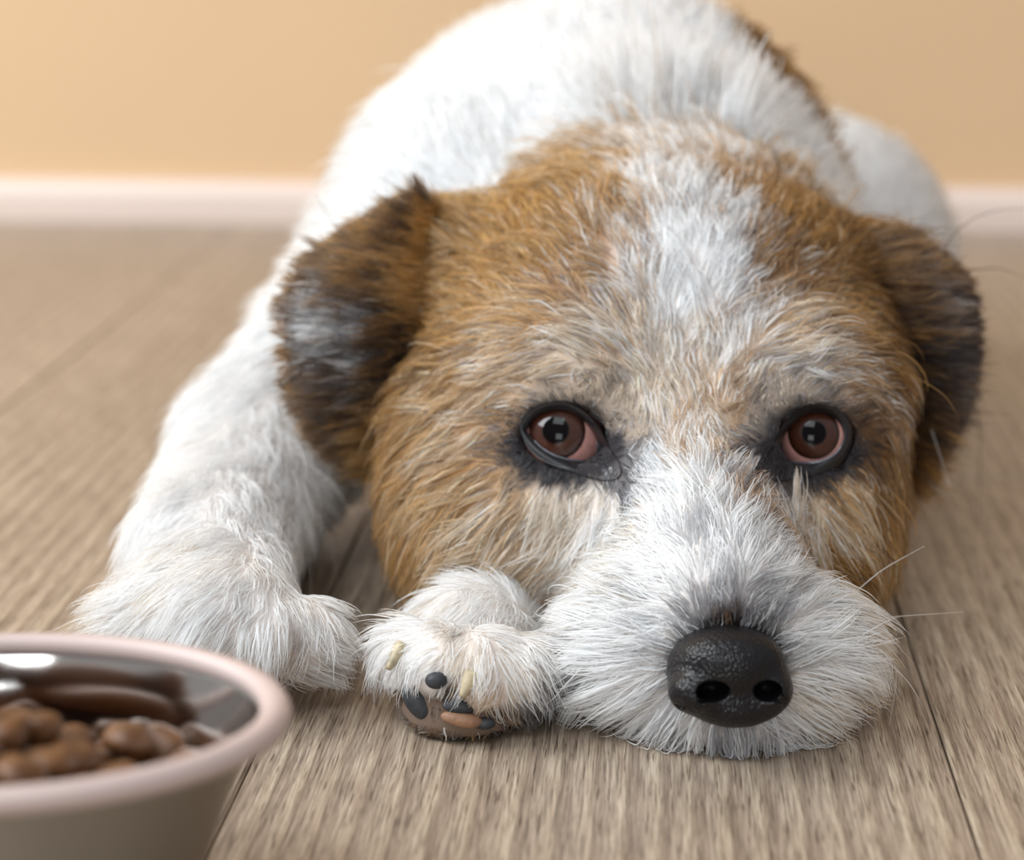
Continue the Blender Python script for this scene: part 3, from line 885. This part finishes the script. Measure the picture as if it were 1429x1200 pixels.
for e, ip, out_px, tear in zip(EYES, IRIS_PX, OUT, TEAR):
    c, R = e['p'], e['R']
    axis = ray_sphere(*ip, c, R) - c
    Vs, Fs = sphere_cap(c, R, axis, math.pi * .97, rings=28)
    eye = dogpart('eye', Vs, Fs, m_eyewhite)
    eye['label'] = 'dark reddish-brown glossy eye'
    # iris: radial fibres, darker limbus
    Vi, Fi = sphere_cap(c, R * 1.006, axis, math.radians(40), rings=18, seg=64)
    colr = [(.012, .006, .004)]
    for i in range(1, 19):
        for k in range(64):
            t_ = i / 18
            fib = .8 + .4 * random.random()
            cc = np.array([.050, .015, .008]) * fib
            if t_ < .46: cc = cc * .3
            if t_ > .80: cc = cc * (1 - .85 * (t_ - .80) / .20)
            colr.append(cc)
    o = dogpart('iris', Vi, Fi, m_iris, colors=np.array(colr)); o.parent = eye; o.matrix_parent_inverse = Matrix.Identity(4)
    Vp, Fp = sphere_cap(c, R * 1.010, axis, math.radians(17), rings=8, seg=40)
    o = dogpart('pupil', Vp, Fp, m_pupil); o.parent = eye; o.matrix_parent_inverse = Matrix.Identity(4)
    # eyelids
    pol = np.array(out_px, float)
    nI = 64
    closed = np.vstack([pol, pol[:1]])
    q = polyline(closed, nI + 1)[:-1]
    cen = q.mean(0)
    rings_ = []
    inner_pts = [ray_sphere(x_, y_, c, R * 1.015) for x_, y_ in q]
    outer_pts = []
    for (x_, y_), ipt in zip(q, inner_pts):
        dv_ = np.array([x_, y_]) - cen
        ang_t = np.array(tear) - cen
        al = max(0, (dv_ @ ang_t) / (np.linalg.norm(dv_) * np.linalg.norm(ang_t)))
        sc_ = 1.24 + (.36 * al ** 8)
        o2 = cen + dv_ * sc_ + np.array([0, 7 if dv_[1] > 0 else -3])
        outer_pts.append(trace(*o2) + AX_F * .0005)
    inner_pts, outer_pts = np.array(inner_pts), np.array(outer_pts)
    for _ in range(2): outer_pts = (np.roll(outer_pts, 1, 0) + 2 * outer_pts + np.roll(outer_pts, -1, 0)) / 4
    fwd = np.array([0, -CT, ST])
    NR = 8
    LV = []
    LV += list(inner_pts - fwd * .0012)
    for i in range(NR + 1):
        t_ = i / NR
        base_ = inner_pts * (1 - t_) + outer_pts * t_
        LV += list(base_ + fwd * (.0008 * math.sin(math.pi * min(1, t_ * 1.0 + .12)) ** .7 if t_ < .88 else 0))
    for k, q_ in enumerate(LV):
        r_ = q_ - c; dd_ = np.linalg.norm(r_)
        if k >= nI and dd_ < R * 1.035: LV[k] = c + r_ / dd_ * R * 1.035
    LF = [(i * nI + k, i * nI + (k + 1) % nI, (i + 1) * nI + (k + 1) % nI, (i + 1) * nI + k) for i in range(NR + 1) for k in range(nI)]
    lid = dogpart('eyelid', LV, LF, m_lid)
    # wet margin along the lower lid
    low = [k for k in range(nI) if q[k][1] > cen[1] + 4]
    low.sort(key=lambda k: q[k][0])
    path = [inner_pts[k] + fwd * .0004 + np.array([0, 0, .0001]) for k in low]
    nP = len(path)
    TV, TF = tube(path, [.00030 * math.sin(math.pi * (k + .7) / (nP + .4)) ** .5 + .00005 for k in range(nP)], 8)
    o = dogpart('lid_margin', TV, TF, m_wet); o.parent = lid; o.matrix_parent_inverse = Matrix.Identity(4)

# ------------------------------------------------------------------ nose
m_nose, n, l, b = new_mat('nose_leather')
b.inputs['Base Color'].default_value = (.006, .005, .006, 1)
b.inputs['Roughness'].default_value = .42
b.inputs['Specular IOR Level'].default_value = .18
b.inputs['Coat Weight'].default_value = .30; b.inputs['Coat Roughness'].default_value = .13
t = n.new('ShaderNodeTexCoord'); z = n.new('ShaderNodeTexVoronoi'); z.inputs['Scale'].default_value = 1150
l.new(t.outputs['Object'], z.inputs['Vector'])
bp = n.new('ShaderNodeBump'); bp.invert = True; bp.inputs['Strength'].default_value = .55; bp.inputs['Distance'].default_value = .0004
l.new(z.outputs['Distance'], bp.inputs['Height']); l.new(bp.outputs[0], b.inputs['Normal']); l.new(bp.outputs[0], b.inputs['Coat Normal'])
noseP = blend([(ell((0, 6, -36), (86, 66, 60)), 14), (ell((8, 22, -4), (66, 40, 36)), 22),
               (ell((-46, -20, -8), (40, 34, 42)), 12), (ell((60, -18, -12), (31, 34, 40)), 12),
               (ell((10, -42, -14), (60, 31, 34)), 16)])
def nose_local(p):
    d = noseP(p)
    for sgn, x0 in ((-1, -26), (1, 52)):
        q = p
        d = smax(d, -ell((x0, -17, 22), (24 if sgn < 0 else 20, 15, 46))(q), 4)
        d = smax(d, -cap((x0 + sgn * 8, -22, 30), (x0 + sgn * (46 if sgn < 0 else 34), -40, 6), 8, 5.0)(q), 4)
    d = smax(d, -cap((12, -20, 36), (12, -78, 20), 2.5, 4.5)(p), 3)
    return d
NV, NQ = surface_nets(nose_local, (-100, -85, -105), (110, 85, 55), 2.5, project=2)
AX = np.array([[1, 0, 0], [0, ST, CT], [0, -CT, ST]])
NW = nose_c + (NV / 6350.) @ AX
dogpart('nose', NW, NQ, m_nose)

# ------------------------------------------------------------------ claws, pads, whiskers
m_claw = simple_mat('claw', srgb(200, 184, 150), .45, var=(260, .5, 1.1))
m_pad = simple_mat('paw_pad', (.03, .032, .036), .6, bump=(900, .6, .0004), var=(300, .6, 1.5))
m_pad2 = simple_mat('paw_pad_pale', srgb(150, 112, 86), .6, bump=(900, .6, .0004), var=(300, .7, 1.2))
def claw(a0, b0, Ya, Yb, r, m=m_claw):
    A, B = P(*a0, Ya), P(*b0, Yb)
    path = [A + (B - A) * t_ + np.array([0, -.0006, 0]) * math.sin(math.pi * t_) for t_ in np.linspace(0, 1, 8)]
    V_, F_ = tube(path, [r * (1 - .62 * t_ ** 1.5) for t_ in np.linspace(0, 1, 8)], 12)
    return dogpart('claw', V_, F_, m)
def claw_on(a0, b0, r):
    A, B = trace(*a0), trace(*b0)
    path = [A * (1 - t_) + B * t_ - AX_F * .0006 * (1 - t_) + AX_F * (.0030 * t_) for t_ in np.linspace(0, 1, 9)]
    V_, F_ = tube(path, [r * (1 - .55 * t_ ** 1.6) for t_ in np.linspace(0, 1, 9)], 12)
    return dogpart('claw', V_, F_, m_claw)
for a0, b0, r in CLAWS: claw_on(a0, b0, r)
def pad(px, py, r, rot, m):
    c = trace(px, py) + AX_F * .0006
    bm = bmesh.new(); bmesh.ops.create_icosphere(bm, subdivisions=3, radius=1)
    a = math.radians(rot); V_ = []
    for v in bm.verts:
        x, y, z_ = v.co; x, y, z_ = x * r[0], y * r[1], z_ * r[2]
        x, y = x * math.cos(a) - y * math.sin(a), x * math.sin(a) + y * math.cos(a)
        V_.append(c + np.array([1, 0, 0]) * x + AX_U * y + AX_F * z_)
    F_ = [[v.index for v in f.verts] for f in bm.faces]; bm.free()
    V_ = np.array(V_); V_[:, 2] = np.maximum(V_[:, 2], .0004)
    return dogpart('toe_pad', V_, F_, m)
for px, py, r, rot, mi in PADS: pad(px, py, r, rot, (m_pad, m_pad2)[mi])

def strands(name, rows, parent=dog):
    """rows: image points with distances, radius, colour"""
    K = 12; Pn, Rn, Cn = [], [], []
    for pts, r, colr in rows:
        q = polyline([(x_, y_, Y_) for x_, y_, Y_ in pts], K)
        Pn.append([P(*k) for k in q]); Rn.append([r * (1 - .8 * k / K) for k in range(K)]); Cn.append([colr] * K)
    o = make_curves(name, np.array(Pn), np.array(Rn), np.array(Cn, float), parent)
    del o['kind']
    return o
pale, dark = (.75, .72, .68), (.05, .04, .04)
for pts, r, cl in [
    ([(1195, 825, .46), (1230, 795, .462), (1290, 762, .465)], .00016, pale),
    ([(1200, 868, .455), (1250, 860, .458), (1345, 854, .462)], .00014, pale),
    ([(1210, 880, .455), (1255, 930, .45), (1240, 1020, .44)], .00014, pale),
    ([(790, 880, .45), (760, 930, .43), (790, 990, .425)], .00014, pale),
    ([(1300, 600, .53), (1330, 690, .52), (1310, 650, .52)], .00012, pale),
    ([(1290, 400, .545), (1330, 320, .56), (1380, 292, .57), (1440, 290, .58)], .00022, dark),
    ([(1340, 380, .55), (1390, 372, .57), (1440, 390, .58)], .00022, dark),
    ([(1350, 500, .56), (1368, 600, .59), (1366, 740, .60)], .00030, dark),
    ([(480, 330, .545), (450, 290, .56), (440, 270, .56)], .00018, dark),
    ([(410, 500, .54), (360, 505, .55), (335, 530, .56)], .00014, dark),
    ([(960, 200, .555), (935, 150, .55), (915, 118, .55)], .00014, dark),
    ([(1090, 270, .56), (1085, 220, .555), (1060, 170, .55)], .00014, dark),
]:
    strands('whisker', [(pts, r, cl)])
